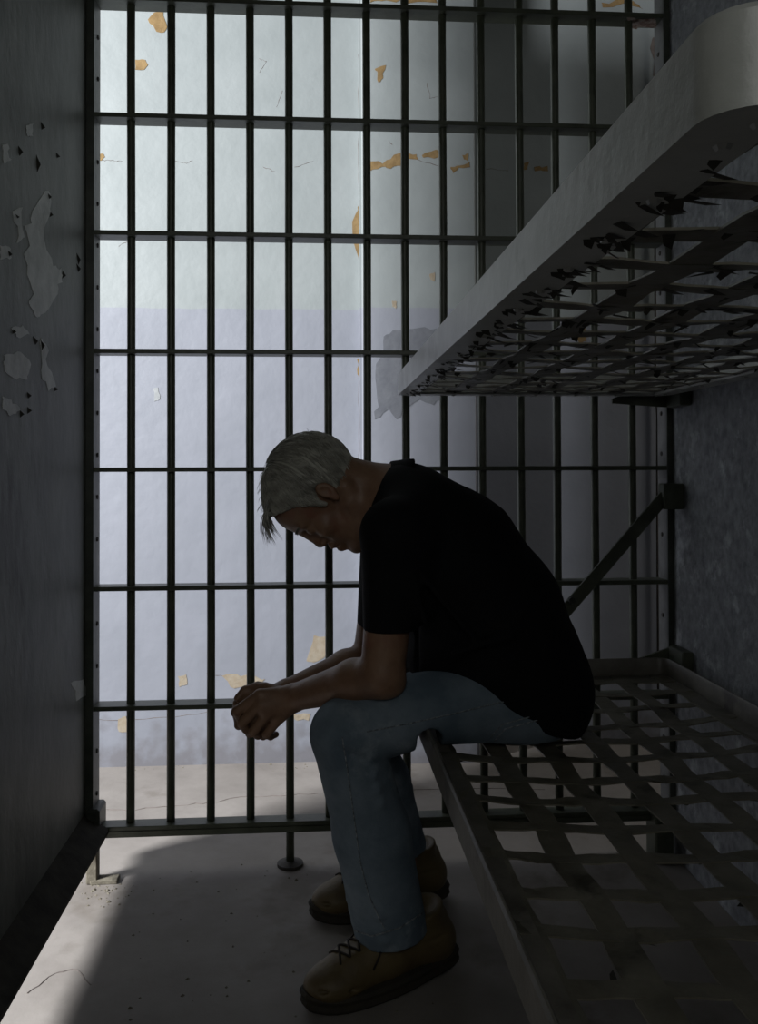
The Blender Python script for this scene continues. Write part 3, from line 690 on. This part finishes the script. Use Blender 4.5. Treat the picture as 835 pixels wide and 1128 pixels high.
# loose wisps at the crown
for _ in range(60):
    az = random.uniform(-2.9, 2.9); e = random.uniform(.1, 1.0)
    d = Vector(hf*math.cos(az)*math.cos(e) + hs*math.sin(az)*math.cos(e) + hu*math.sin(e)); hit = hb.ray_cast(cen + d*.25, -d)
    if hit[0] is None: continue
    w = Vector((random.uniform(-.5, .5), random.uniform(-.4, .4), random.uniform(-.1, .3)))
    tube_bm(bm, [hit[0], hit[0] + d*.005 + w*.010, hit[0] + d*.008 + w*.024], [.0006, .0005, .0002], 3, False)
for _ in range(45):
    s = random.uniform(-.06, .05); a = np.array(hp(random.uniform(-.03, .07), s, .128)); hit = hb.find_nearest(Vector(a))
    if hit[0] is None: continue
    n_ = hit[1]; d = Vector((-.25, random.uniform(-.3, .3), random.uniform(-1, -.4))).normalized(); p = hit[0]; L = random.uniform(.012, .026)
    tube_bm(bm, [p, p + n_*.003 + d*L*.4, p + n_*.004 + d*L*.75, p + n_*.003 + d*L], [.0007, .0006, .0005, .0002], 3, False)
# eyebrows
for s in (-1, 1):
    for k in range(40):
        t = k/39; p = Vector(hp(.094 - .016*t*t, s*(.014 + .034*t), .030 + .003*math.sin(t*3))); q = p + Vector(hf*.004 + hs*s*.008 + hu*random.uniform(-.003, .003))
        tube_bm(bm, [p, (p+q)/2 + Vector(hf*.001), q], [.0007, .0007, .0003], 3, False)
bm_obj('hair_strands', bm, 'hair', hair, True)

# boots, modelled in a local frame (x forward, z up) then placed
def build_boot():
    v = Vol((-.14, -.09, .0), (.26, .09, .24), .003)
    v.cap((-.055, 0, .055), (.06, 0, .05), .042, .042, .02); v.ell((.165, .004, .045), (.068, .051, .036), None, .025); v.ell((.09, 0, .05), (.10, .046, .045), None, .02)
    v.cap((.0, 0, .09), (.13, .002, .062), .040, .032, .03); v.ell((-.058, 0, .055), (.042, .037, .05), None, .02)
    v.cap((-.035, 0, .06), (-.03, 0, .13), .044, .046, .02)
    v.cap((-.072, 0, .105), (.03, 0, .115), .010, .010, .02)
    v.cap((-.03, 0, .148), (-.03, 0, .23), .036, .038, .004, True); v.cut((0, 0, .122), (.2, 0, 1), .004)
    # padded collar and quarter seams as shallow grooves
    for s in (-1, 1):
        v.cap((-.07, s*.050, .104), (.03, s*.056, .098), .006, .006, .004, True)
        v.cap((-.06, s*.046, .080), (.05, s*.056, .078), .004, .004, .004, True); v.cap((.05, s*.058, .085), (.11, s*.056, .055), .004, .004, .004, True)
        v.cap((.215, s*.035, .052), (.13, s*.058, .040), .004, .004, .004, True)
    v.cut((0, 0, .026), (0, 0, -1), .003)
    return v.mesh()
BV, BQ = build_boot()
def outline(grow):
    pts = []
    for k in range(40):
        a = 2*math.pi*k/40; c, s_ = math.cos(a), math.sin(a)
        x = .066 + .168*c; w = .040 + .012*max(0, math.sin((x + .03)/.25*math.pi*.9)) ; y = w*(abs(s_)**.62)*(1 if s_ > 0 else -1) + .003
        pts.append((x + grow*c, y + grow*s_*1.0))
    return pts
def boot(origin, yaw, pitch):
    b = np_obj('boot', BV, BQ, 'boot', man)
    Mx = Matrix.Translation(origin) @ Matrix.Rotation(yaw, 4, 'Z') @ Matrix.Translation((.2, 0, 0)) @ Matrix.Rotation(pitch, 4, 'Y') @ Matrix.Translation((-.2, 0, 0))
    b.matrix_basis = Mx
    bm = bmesh.new(); ri = []
    for z, g in ((0., .001), (.006, .006), (.016, .004), (.024, .007), (.031, .004), (.033, -.006)):
        lift = lambda x: .012*max(0, (x - .16)/.07)**2
        ri.append([bm.verts.new((x, y, z + (lift(x)))) for x, y in outline(g)])
    for a, c in zip(ri, ri[1:]):
        for k in range(40): bm.faces.new((a[k], a[(k+1) % 40], c[(k+1) % 40], c[k]))
    bm.faces.new(ri[0][::-1]); bm.faces.new(ri[-1]); bm_obj('sole', bm, 'sole', b)
    tr = BVHTree.FromPolygons([Vector(p) for p in BV], [tuple(int(i) for i in q) for q in BQ])
    def top(x, y):
        hh = tr.ray_cast(Vector((x, y, .4)), Vector((0, 0, -1))); return (hh[0] + Vector((0, 0, .002))) if hh[0] else None
    for i in range(5):
        x = .062 + i*.021
        for s in (-1, 1):
            P = [top(x + .02*t, s*(-.026 + .052*t)) for t in (0, .2, .4, .6, .8, 1)]; P = [p for p in P if p]
            if len(P) > 2: tube('lace', P, .0022, 'lace', b, 6)
    P = [top(.125, -.02), top(.13, -.033), top(.12, -.046)]
    bm = bmesh.new()
    for s in (-1, 1):
        pts = [Vector((.045, s*.005, .118)), Vector((.06, s*.03, .122)), Vector((.078, s*.044, .108)), Vector((.088, s*.045, .09)), Vector((.082, s*.04, .096)), Vector((.062, s*.02, .116)), Vector((.05, 0, .116))]
        tube_bm(bm, pts, .002, 6); tube_bm(bm, [Vector((.05, s*.004, .118)), Vector((.07, s*.04, .118)), Vector((.096, s*.052, .088)), Vector((.112, s*.056, .07))], .002, 6)
    bm_obj('bow', bm, 'lace', b, True)
    return b
def place_boot(heel, toe, pitch):
    d = Vector(toe) - Vector(heel); yaw = math.atan2(d.y, d.x); u = d.normalized()
    return boot((heel[0] + u.x*.105, heel[1] + u.y*.105, 0), yaw, pitch)
place_boot((.868, -.495, 0), (.575, -.625, 0), .06)
place_boot((.895, -.195, 0), (.59, -.285, 0), .03)
